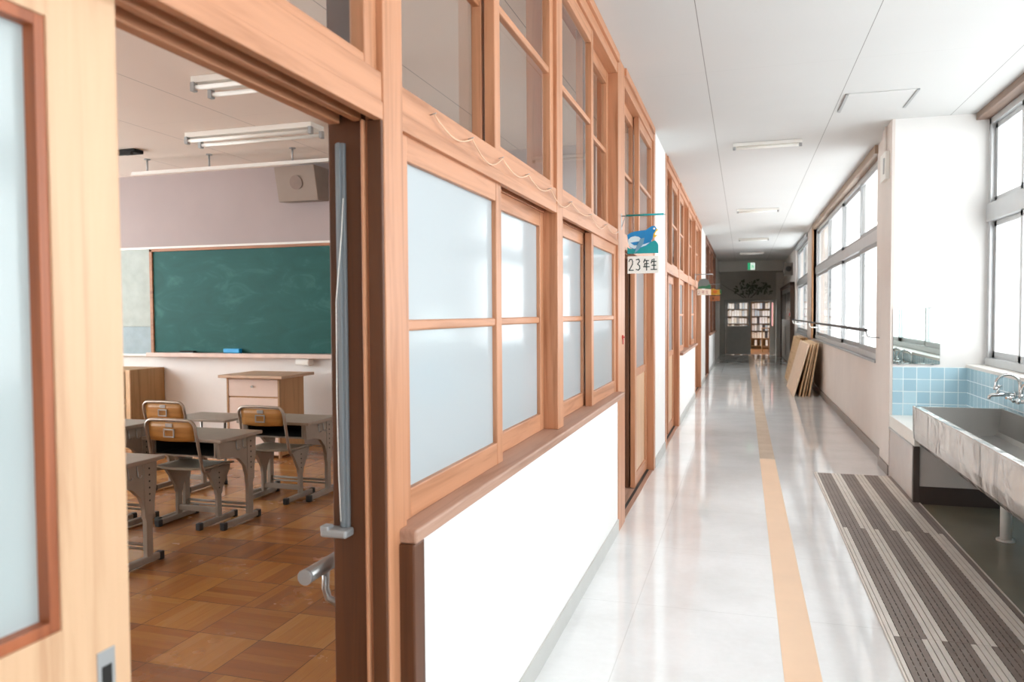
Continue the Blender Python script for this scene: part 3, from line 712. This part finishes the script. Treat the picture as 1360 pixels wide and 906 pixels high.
MB().tube([(1.10, 20.05, 1.30), (1.075, 20.05, 1.30)], [.05, .035], 16).build('lamp_dome', M_red, t)
MB().tube([(1.104, 20.05, 1.30), (1.096, 20.05, 1.30)], .065, 16).build('lamp_plate', M_wp, t)
tag(MB().tube([(-.730, 4.82, 1.20), (-.722, 4.82, 1.20)], .014, 14).tube([(-.722, 4.82, 1.20), (-.716, 4.82, 1.20)], .006, 10).box(-.727, -.722, 4.812, 4.828, 1.155, 1.19, .001).build('door_tag', M_red, None, (-.725, 4.82, 1.2)), 'small red tag pinned to the wooden post beside the second classroom door', 'tag')
# wire slung along the header beam
t = thing('slung_wire', 'thin pale wire slung between small nails on the window header', 'wire', (-.73, 2.4, 1.83))
m = MB(); ny = [1.75, 2.02, 2.3, 2.6, 2.92, 3.3, 3.75, 4.2, 4.6]; nz = 1.835
for a, b in zip(ny, ny[1:]):
    m.tube([(-.722+.002*math.sin(PI*k/8), a+(b-a)*k/8, nz-.032*math.sin(PI*k/8)*(1+.3*math.sin(a*7))) for k in range(9)], .0018, 6)
m.build('wire', plain('pale_wire', '#E3BFA0', .5), t)
for a in ny: MB().tube([(-.736, a, nz+.001), (-.716, a-.004, nz+.004)], .0013, 6).build('nail', M_alud, t)
# mural branches over the library door
m = MB(); rr = random.Random(3)
t = thing('branch_decoration', 'dark leafy branch cut-outs pinned above the library doors', 'wall decoration', (.2, 25.655, 1.9))
for k in (0, 2, 3, 5, 6):
    x0 = -.1+.1*k+.05*math.sin(k*5); pts = [(x0*.4+.05, 25.655, 1.82)]
    for j in range(4): pts.append((pts[-1][0]+(x0-.2)*.5+rr.uniform(-.05, .05), 25.655, pts[-1][2]+rr.uniform(.06, .16)))
    m.tube(pts, [.012, .010, .008, .006, .005], 6)
m.build('branches', plain('branch_brown', '#6A6355', .8), t)
m = MB()
for k in range(90):
    a = rr.uniform(0, PI); d_ = rr.uniform(.15, 1); x = .2+.62*math.cos(a)*d_+.1; z = 1.92+.55*math.sin(a)*d_; s_ = rr.uniform(.03, .07)
    m.prism(blob(x, z, s_, s_*.45, 8, rr.uniform(0, 3)), 'y', 25.645+rr.uniform(0, .01), 25.66)
m.build('leaves', M_cork, t); t2 = [c for c in bpy.data.objects if c.parent == t and c.name.startswith('leaves')][0]; t2['kind'] = 'stuff'

# library seen through the doors
def bookcase(x0, x1, y, label):
    t = thing('bookcase', label, 'bookcase', ((x0+x1)/2, y+.15, 0), 'library bookcases')
    m = MB().box(x0, x0+.025, y, y+.3, 0, 2.05, .002).box(x1-.025, x1, y, y+.3, 0, 2.05, .002).box(x0, x1, y+.29, y+.3, 0, 2.05).box(x0, x1, y, y+.3, 2.03, 2.05)
    m.build('carcass', W_cab, t)
    for z in (.12, .40, .67, .94, 1.21, 1.48, 1.75): MB().box(x0+.025, x1-.025, y+.01, y+.29, z-.008, z+.008).build('shelf', plain('dark_shelf', '#5A5148', .6) if z > .5 else W_cab, t)
bookcase(-.75, .25, 29.6, 'wooden bookcase of pale books seen through the glass of the left library door')
bookcase(.25, 1.05, 29.6, 'wooden bookcase of pale books seen through the open library doorway')
bk = [plain('book_cover_%s' % n, c, .7) for n, c in (('white', '#F3F2EE'), ('cream', '#E8E0D0'), ('pale_blue', '#C5D2DA'), ('grey', '#A5A39E'), ('dark', '#4C4A4C'))]
protos = []
for mt_, nm in zip(bk, ('white', 'cream', 'pale blue', 'grey', 'dark')):
    hh = MB().box(-.045, .045, -.09, .09, 0, .22, .004).build('book', mt_, None, (0, 0, 0)); protos.append((hh, nm))
cols = {0: 'left', 1: 'right'}
first = {i: True for i in range(5)}; zn = ['bottom shelf', 'second shelf from the bottom', 'third shelf from the bottom', 'fourth shelf from the bottom', 'third shelf from the top', 'second shelf from the top', 'top shelf']
for ci, (xa, xb, wh) in enumerate(((-.72, .22, 'left bookcase'), (.28, 1.02, 'right bookcase'))):
    for si, z in enumerate((.12, .40, .67, .94, 1.21, 1.48, 1.75)):
        x = xa+.06; col = 0
        while x < xb-.05:
            i = random.choices(range(5), (7, 4, 2, 1, 1))[0]; pr, nm = protos[i]
            if si == 0 and random.random() < .5: x += .1; continue
            o = pr if first[i] else pr.copy()
            if not first[i]: COL.objects.link(o)
            first[i] = False
            o.location = (x, 29.76, z+.0085); o.scale = (random.uniform(.8, 1.0), 1, random.uniform(.85, 1.08))
            col += 1
            tag(o, '%s book on the %s of the library\'s %s' % (nm, zn[si], wh), 'book', 'library books, %s, %s, %s' % (nm, zn[si], wh)); x += random.uniform(.090, .096)
for i, (pr, nm) in enumerate(protos):
    if first[i]: bpy.data.objects.remove(pr)
m = MB(); pts = [(.96+.02*math.sin(k*1.1), 29.0-.0-k*.05) for k in range(17)]
for (a, b), (c, d) in zip(pts, pts[1:]): m.prism([(a, b), (c, d), (c+.006, d), (a+.006, b)], 'z', .75, 1.75)
m.box(.90, 1.10, 28.1, 29.05, 1.74, 1.76); m.tube([(1.0, 28.1, 1.76), (1.0, 28.1, 2.7)], .01, 6).tube([(1.0, 29.05, 1.76), (1.0, 29.05, 2.7)], .01, 6)
tag(m.build('curtain', M_pinkc, None, (1.0, 28.6, .7)), 'pink curtain hanging at the right of the library doorway view', 'curtain')
t = thing('book_stand', 'low tan wooden book stand just inside the library doorway', 'stand', (.72, 27.6, 0))
MB().box(.60, .63, 27.4, 27.8, 0, .80, .003).box(.83, .86, 27.4, 27.8, 0, .80, .003).box(.60, .86, 27.4, 27.8, .80, .83, .003).build('stand_frame', W_cab, t)
for z in (.15, .45): MB().box(.63, .83, 27.42, 27.78, z, z+.02).build('shelf', W_cab, t)

# ================================================================== CLASSROOM THINGS
BY = 7.02
t = thing('chalkboard', 'large green chalkboard with a wooden frame on the classroom front wall', 'chalkboard', (-4.6, BY, .9))
MB().box(-6.26, -2.70, BY-.03, BY, .955, 2.065).build('board_surface', M_green, t)
MB().box(-6.295, -6.255, BY-.045, BY, .93, 2.09, .004).box(-2.705, -2.665, BY-.045, BY, .93, 2.09, .004).box(-6.295, -2.665, BY-.045, BY, 2.06, 2.09, .004).build('board_frame', wood('board_frame_wood', '#A9714A', '#7E4E30', 'x', .5), t)
MB().box(-6.30, -2.66, BY-.11, BY, .925, .94, .003).box(-6.30, -2.66, BY-.115, BY-.105, .905, .95, .003).build('chalk_tray', plain('pale_pink_tray', '#D9C2B6', .5), t)
sbox('trim_front_rail', M_wp, -8.2, -.9, BY-.02, 7.03, 2.092, 2.115)
t = thing('bulletin_panel', 'pale grey-blue pinboard left of the chalkboard', 'pinboard', (-7.2, BY, .92))
MB().box(-8.1, -6.31, BY-.015, BY+.008, 1.235, 2.09, .002).build('upper_panel', plain('pale_green_felt', '#AFB9B4', .8), t)
MB().box(-8.1, -6.31, BY-.017, BY+.008, .93, 1.233, .002).build('lower_panel', plain('pale_blue_felt', '#9FB1B8', .8), t)
MB().box(-8.1, -6.31, BY-.035, BY+.008, .905, .93, .002).build('ledge', M_wp, t)
t = thing('chalkboard_eraser', 'bright blue chalkboard eraser on the chalk tray', 'eraser', (-5.2, BY-.07, .94), 'erasers on the chalk tray')
MB().box(-5.31, -5.11, BY-.10, BY-.045, .955, 1.0, .006).build('handle', M_bluebox, t); MB().box(-5.31, -5.11, BY-.10, BY-.045, .9405, .957, .003).build('felt_pad', plain('dark_blue_felt', '#1E5A7C', .9), t)
t = thing('chalkboard_eraser', 'black chalkboard eraser at the left end of the chalk tray', 'eraser', (-5.77, BY-.07, .94), 'erasers on the chalk tray')
MB().box(-5.87, -5.69, BY-.10, BY-.045, .952, .972, .004).build('handle', M_dark, t); MB().box(-5.87, -5.69, BY-.10, BY-.045, .9405, .954, .003).build('felt_pad', M_alud, t)
t = thing('chalk_box', 'small white box fixed under the chalk tray', 'box', (-4.35, BY-.05, .84))
MB().box(-4.44, -4.28, BY-.09, BY+.009, .835, .90, .004).build('box_body', M_wp, t); MB().box(-4.43, -4.29, BY-.096, BY-.09, .845, .885, .002).build('drawer_front', M_paper, t)
# wall loudspeaker, tilted
t = thing('wall_speaker', 'beige wedge-shaped loudspeaker high on the classroom front wall', 'speaker', (-4.36, BY, 2.5))
MB().prism([(7.028, 2.52), (7.028, 2.84), (6.74, 2.84), (6.82, 2.50)], 'x', -4.52, -4.07).build('speaker_case', plain('taupe_case', '#85776D', .6), t)
rt = Matrix.Rotation(math.atan2(.08, .34), 4, 'X')
MB().rbox((.45, .012, .345), Matrix.Translation((-4.295, 6.774, 2.67)) @ Matrix.Rotation(math.atan2(.08, .34), 4, 'X'), .003).build('grille', M_spk, t)
m = MB(); m.add(MB().tube([(0, 0, 0), (0, -.012, 0)], .07, 24).b, Matrix.Translation((-4.29, 6.768, 2.68)) @ Matrix.Rotation(math.atan2(.08, .34), 4, 'X')); m.build('cone_disc', plain('brown_disc', '#857268', .7), t)
# hanging rail in front of the board
t = thing('ceiling_rail', 'long white rail hung from the classroom ceiling before the chalkboard', 'rail', (-4.2, 6.3, 2.78))
MB().box(-5.86, -2.3, 6.28, 6.32, 2.765, 2.79, .003).box(-5.86, -2.3, 6.27, 6.285, 2.755, 2.766, .002).build('rail', M_wp, t)
for x in (-5.68, -4.95, -4.03, -3.1): MB().tube([(x, 6.3, 2.79), (x, 6.3, CZ)], .009, 8).tube([(x, 6.3, CZ-.008), (x, 6.3, CZ)], .03, 12).build('hanger', M_alud, t)
def class_lamp(x0, y, label):
    t = thing('ceiling_lamp', label, 'ceiling lamp', (x0+.6, y, CZ-.001), 'classroom ceiling lamps')
    MB().box(x0, x0+1.22, y-.10, y+.10, CZ-.045, CZ-.001, .006).build('lamp_body', M_wp, t)
    for k in (-.085, .085):
        MB().tube([(x0+.03, y+k, CZ-.075), (x0+1.19, y+k, CZ-.075)], .015, 12).build('tube', M_paper, t)
        MB().box(x0, x0+.03, y+k-.02, y+k+.02, CZ-.10, CZ-.04, .003).box(x0+1.19, x0+1.22, y+k-.02, y+k+.02, CZ-.10, CZ-.04, .003).build('socket', M_alud, t)
    return t
c0 = class_lamp(-4.55, 5.58, 'twin-tube strip lamp on the classroom ceiling near the hung rail')
dup(c0, (-2.85, 4.32, CZ-.001), 0, 'twin-tube strip lamp on the classroom ceiling cut by the door header')
dup(c0, (-2.6, 2.2, CZ-.001), 0, 'twin-tube strip lamp on the classroom ceiling farthest from the chalkboard')
tag(MB().box(-5.62, -5.42, 5.85, 5.97, CZ-.035, CZ-.001, .006).box(-5.60, -5.44, 5.83, 5.86, CZ-.06, CZ-.03, .004).build('ceiling_bracket', M_dark, None, (-5.5, 5.9, CZ-.03)), 'small dark bracket on the classroom ceiling beside the door leaf', 'bracket')
# teacher's desk
t = thing('teacher_desk', 'pale pink teacher desk with a drawer standing below the chalkboard', 'desk', (-4.5, 6.45, 0))
MB().box(-4.755, -4.175, 6.26, 6.66, .02, .755).build('carcass', wood('desk_side_wood', '#BD9468', '#9C7448', 'z', .5), t)
MB().box(-4.80, -4.10, 6.17, 6.74, .757, .785, .004).build('top', plain('tan_laminate_top', '#C3A286', .4), t)
d_ = MB().box(-4.74, -4.19, 6.245, 6.262, .58, .745, .003).build('drawer', M_desk, t)
MB().tube([(-4.465, 6.247, .675), (-4.465, 6.225, .675)], .012, 12).build('knob', M_chrome, d_)
MB().box(-4.74, -4.19, 6.247, 6.262, .03, .565, .003).build('front_panel', M_desk, t)
for x in (-4.757, -4.193): MB().box(x, x+.02, 6.24, 6.27, 0, .757, .002).build('edge_strip', M_deskt, t)
# cabinet
t = thing('open_cabinet', 'low tan wooden open-fronted cabinet against the classroom front wall', 'cabinet', (-6.9, 6.77, 0))
MB().box(-6.185, -6.16, 6.53, 7.02, 0, .785, .002).box(-7.6, -7.575, 6.53, 7.02, 0, .785, .002).box(-7.575, -6.185, 6.53, 7.02, .76, .785, .002).box(-7.575, -6.185, 6.53, 7.02, 0, .06, .002).box(-7.575, -6.185, 7.0, 7.02, .06, .76).box(-6.9, -6.88, 6.54, 7.0, .06, .76).build('carcass', W_cab, t)
MB().box(-7.575, -6.185, 6.55, 7.0, .40, .42).build('shelf', W_cab, t)
MB().box(-6.215, -6.16, 6.515, 6.53, 0, .785, .002).build('edge_strip', plain('pale_edge', '#D9B48C', .5), t)

# ---- school desk (origin on the floor under the middle, user side at -y)
def school_desk(h, label):
    t = thing('school_desk', label, 'desk', (0, 0, 0), 'school desks')
    MB().box(-.30, .30, -.215, .215, h-.022, h, .005).build('desktop', M_top, t)
    b = MB().box(-.235, .235, -.185, .17, h-.122, h-.112).box(-.235, -.225, -.185, .17, h-.112, h-.022).box(.225, .235, -.185, .17, h-.112, h-.022).box(-.225, .225, .16, .17, h-.112, h-.022)
    b.build('book_box', M_steelp, t)
    MB().box(-.224, .224, -.17, .158, h-.111, h-.1105).box(-.224, .224, .156, .159, h-.11, h-.024).box(-.2245, -.2235, -.17, .156, h-.11, h-.024).box(.2235, .2245, -.17, .156, h-.11, h-.024).build('box_inner_shade', M_dark, t)  # near-black skin inside the box, standing in for its shade
    for s in (-1, 1):
        x = .250*s; pr = [(-.19, h-.024), (.19, h-.024), (.185, h-.16), (.16, h-.29), (.155, .25), (.10, .25), (.095, h-.28), (.07, h-.21), (.01, h-.155), (-.06, h-.135), (-.175, h-.13)]
        k = MB().prism(pr, 'x', x-.013, x+.013).build('side_frame', M_steelp, t)
        MB().box(x+s*.013-.004, x+s*.013+.004, .092, .165, .27, h-.03, .003).build('column_sleeve', M_steelp, k)
        m = MB()
        for j in range(6): m.tube([(x+s*.016, .128, h-.06-.035*j), (x+s*.0185, .128, h-.06-.035*j)], .0055, 8)
        m.build('screw_holes', M_black, k)
        for yy in (-.02, .045): MB().tube([(x+s*.013, yy, h-.035), (x+s*.02, yy, h-.08)]+[(x+s*(.03-.014*math.cos(PI*j/5)), yy, h-.08-.014*math.sin(PI*j/5)) for j in range(1, 6)], .003, 6).build('bag_hook', M_tube, k)
        MB().box(x-.014, x+.014, .105, .15, .04, .27, .003).build('leg', M_steelp, t)
        MB().box(x-.016, x+.016, -.14, .215, .008, .045, .006).build('runner', M_steelp, t)
        for yy in (-.155, .195): MB().box(x-.019, x+.019, yy, yy+.035, 0, .048, .006).build('rubber_foot', M_black, t)
    MB().tube([(-.25, .125, .105), (.25, .125, .105)], .009, 8).tube([(-.25, .125, .08), (.25, .125, .08)], .007, 8).build('crossbar', M_steelp, t)
    return t
def chair(label):
    t = thing('school_chair', label, 'chair', (0, 0, 0), 'school chairs')
    # seat: slightly dished plywood
    m = MB(); nx_, ny_ = 12, 10; gv = []; tops = []
    for side, dz in ((0, 0.), (1, -.012)):
        g = []
        for i in range(nx_+1):
            row = []
            for j in range(ny_+1):
                u = -1+2*i/nx_; v = -1+2*j/ny_; hx = .185-.012*(v < -.6)*(-.6-v)*2; x = u*hx; yv = v*.165-.01
                if abs(u) > .8 and abs(v) > .8: x *= .975; yv *= .96
                z = .383+.008*(u*u)-.008*max(0, v-.5)*2+.006*max(0, -v-.5)+dz
                row.append(m.b.verts.new((x, yv, z)))
            g.append(row)
        gv.append(g)
    for g, fl in ((gv[0], 0), (gv[1], 1)):
        for i in range(nx_):
            for j in range(ny_):
                f = m.b.faces.new((g[i][j], g[i+1][j], g[i+1][j+1], g[i][j+1])); f.smooth = True
    bd = [(i, 0) for i in range(nx_)]+[(nx_, j) for j in range(ny_)]+[(i, ny_) for i in range(nx_, 0, -1)]+[(0, j) for j in range(ny_, 0, -1)]
    for (a, b), (c, d) in zip(bd, bd[1:]+bd[:1]): m.b.faces.new((gv[0][a][b], gv[0][c][d], gv[1][c][d], gv[1][a][b]))
    m.build('seat', M_seat, t)
    R_ = .05; X = .185; zt = .70
    pts = [(-X+.02, -.08, .362), (-X, -.155, .366), (-X, -.175, .40), (-X, -.21, .56), (-X, -.232, zt-R_)]
    pts += [(-X+R_-R_*math.cos(a), -.232-.004*math.sin(a), zt-R_+R_*math.sin(a)) for a in [PI/2*k/6 for k in range(1, 7)]]
    pts += [(0, -.240, zt+.003)]
    pts += [(-p[0], p[1], p[2]) for p in pts[:-1][::-1]]
    MB().tube(pts, .0105, 10).build('back_frame', M_bronze, t)
    m = MB(); n_ = 10; fr = []; bk_ = []
    zz = [(.570, -.222), (.60, -.226), (.65, -.231), (.688, -.235)]
    for (z, yb) in zz:
        fr.append([m.b.verts.new(((-.168+.336*i/n_)*(.97 if z < .58 else 1), yb-.012*(1-((i-n_/2)/(n_/2))**2)*1.0+.004, z-(.006*(1-((i-n_/2)/(n_/2))**2) if z < .58 else 0))) for i in range(n_+1)])
        bk_.append([m.b.verts.new((v.co.x, v.co.y+.009, v.co.z)) for v in fr[-1]])
    for g in (fr, bk_):
        for a in range(3):
            for i in range(n_): f = m.b.faces.new((g[a][i], g[a][i+1], g[a+1][i+1], g[a+1][i])); f.smooth = True
    for i in range(n_): m.b.faces.new((fr[0][i], bk_[0][i], bk_[0][i+1], fr[0][i+1])); m.b.faces.new((fr[3][i], fr[3][i+1], bk_[3][i+1], bk_[3][i]))
    for a in range(3): m.b.faces.new((fr[a][0], fr[a+1][0], bk_[a+1][0], bk_[a][0])); m.b.faces.new((fr[a][n_], bk_[a][n_], bk_[a+1][n_], fr[a+1][n_]))
    bp = m.build('backrest', W_back, t)
    MB().box(-.026, .026, -.2455, -.2425, .656, .680, .002).build('top_plate', M_tube, bp)
    h = MB().box(-.040, .040, -.2475, -.2425, .638, .646, .001).box(-.040, .040, -.2475, -.2425, .592, .600, .001).box(-.040, -.032, -.2475, -.2425, .592, .646, .001).box(.032, .040, -.2475, -.2425, .592, .646, .001)
    h.build('label_holder', M_tube, bp)
    for s in (-1, 1):
        x = .155*s
        pr = [(-.115, .368), (.125, .368), (.118, .335), (.045, .225), (.040, .19), (-.012, .19), (-.018, .225), (-.07, .31)]
        k = MB().prism(pr, 'x', x-.011, x+.011).build('side_plate', M_steelp, t)
        m = MB()
        for j in range(4): m.tube([(x+s*.011, .012, .33-.033*j), (x+s*.0135, .012, .33-.033*j)], .005, 8)
        m.build('screw_holes', M_black, k)
        MB().box(x-.011, x+.011, -.008, .034, .04, .20, .003).build('leg', M_steelp, t)
        MB().box(x-.015, x+.015, -.17, .17, .008, .043, .006).build('runner', M_steelp, t)
        for yy in (-.19, .155): MB().box(x-.018, x+.018, yy, yy+.035, 0, .046, .006).build('rubber_foot', M_black, t)
    MB().box(-.144, .144, .0, .028, .065, .10, .004).build('crossbar', M_steelp, t)
    return t
dA = school_desk(.585, 'grey-topped steel school desk in front of the nearest fully visible chair'); dA.location = (-3.375, 4.185, 0)
dup(dA, (-3.255, 4.98, 0), 0, 'grey-topped school desk standing nearest the teacher desk at the door side')
dup(dA, (-3.35, 3.255, 0), 0, 'grey-topped school desk in front, cut off by the door leaf')
dD = school_desk(.66, 'taller school desk behind the front one, cut off by the door leaf'); dD.location = (-4.005, 3.955, 0)
cA = chair('wooden-backed school chair pushed under the middle desk, nearest the camera'); cA.location = (-3.43, 4.18, 0)
dup(cA, (-3.275, 4.90, 0), 0, 'wooden-backed school chair at the desk before the teacher desk')
dup(cA, (-4.20, 5.0, 0), 0, 'wooden-backed school chair partly hidden behind the nearest chair')
# low tubular table behind
t = thing('low_table', 'low thin-legged table just beyond the partly hidden chair', 'table', (-4.2, 5.35, 0))
MB().box(-4.5, -3.93, 5.14, 5.55, .50, .52, .005).build('tabletop', M_top, t)
for (x, yy) in ((-4.46, 5.18), (-3.97, 5.18), (-4.46, 5.51), (-3.97, 5.51)):
    l_ = MB().tube([(x, yy, .02), (x, yy, .50)], .010, 10).build('leg', M_tube, t); MB().tube([(x, yy, 0), (x, yy, .03)], .014, 10).build('rubber_tip', M_black, l_)
MB().tube([(-4.46, 5.18, .14), (-3.97, 5.18, .14)], .007, 8).tube([(-4.46, 5.51, .14), (-3.97, 5.51, .14)], .007, 8).build('stretcher', M_tube, t)
# chair under the taller desk with the yellow pouch
dup(cA, (-4.03, 3.93, 0), 0, 'school chair pushed under the taller desk, holding a yellow pouch')
m = MB(); m.sphere((-3.965, 4.03, .444), .075, (1.0, .75, .70), 16).tube([(-3.965, 4.0, .46), (-3.93, 3.97, .477), (-3.90, 4.02, .46)], .006, 8)
tag(m.build('yellow_pouch', plain('yellow_cloth', '#F0D24A', .8, var=.1, sc=30), None, (-3.965, 4.035, .392)), 'yellow cloth pouch on the chair under the taller desk', 'pouch')

# door-jamb hardware
t = thing('jamb_guard_rail', 'tall grey metal strip with a white cord fixed to the dark door jamb', 'metal strip', (-.834, 1.48, .9))
MB().box(-.845, -.823, 1.484, 1.494, .885, 1.72, .002).box(-.839, -.830, 1.478, 1.485, .885, 1.72, .002).build('strip', plain('blue_grey_metal', '#7C8287', .45, .2, var=.01), t)
MB().box(-.878, -.815, 1.455, 1.4945, .868, .886, .005).box(-.878, -.858, 1.455, 1.48, .880, .893, .003).build('end_bracket', M_alud, t)
MB().tube([(-.822, 1.476, 1.60), (-.826, 1.475, 1.53), (-.834, 1.475, 1.45), (-.8415, 1.475, 1.38), (-.843, 1.475, 1.15), (-.841, 1.475, 1.0), (-.838, 1.476, .90)], .0010, 8).build('cord', M_wp, t)
t = thing('grab_rail', 'short silver handrail end jutting past the door jamb inside the classroom', 'handrail', (-.95, 1.9, .755))
MB().tube([(-.95, 1.51, .755), (-.95, 2.9, .755)], .017, 20).build('tube', M_tube, t)
MB().tube([(-.95, 1.506, .755), (-.95, 1.515, .755)], .0178, 20).build('end_cap', M_alud, t)
for yy in (1.60, 2.7):
    MB().tube([(-.95, yy, .745), (-.952, yy, .70), (-.945, yy, .675), (-.925, yy, .668), (-.862, yy, .668)], .009, 10).build('bracket', M_tube, t)
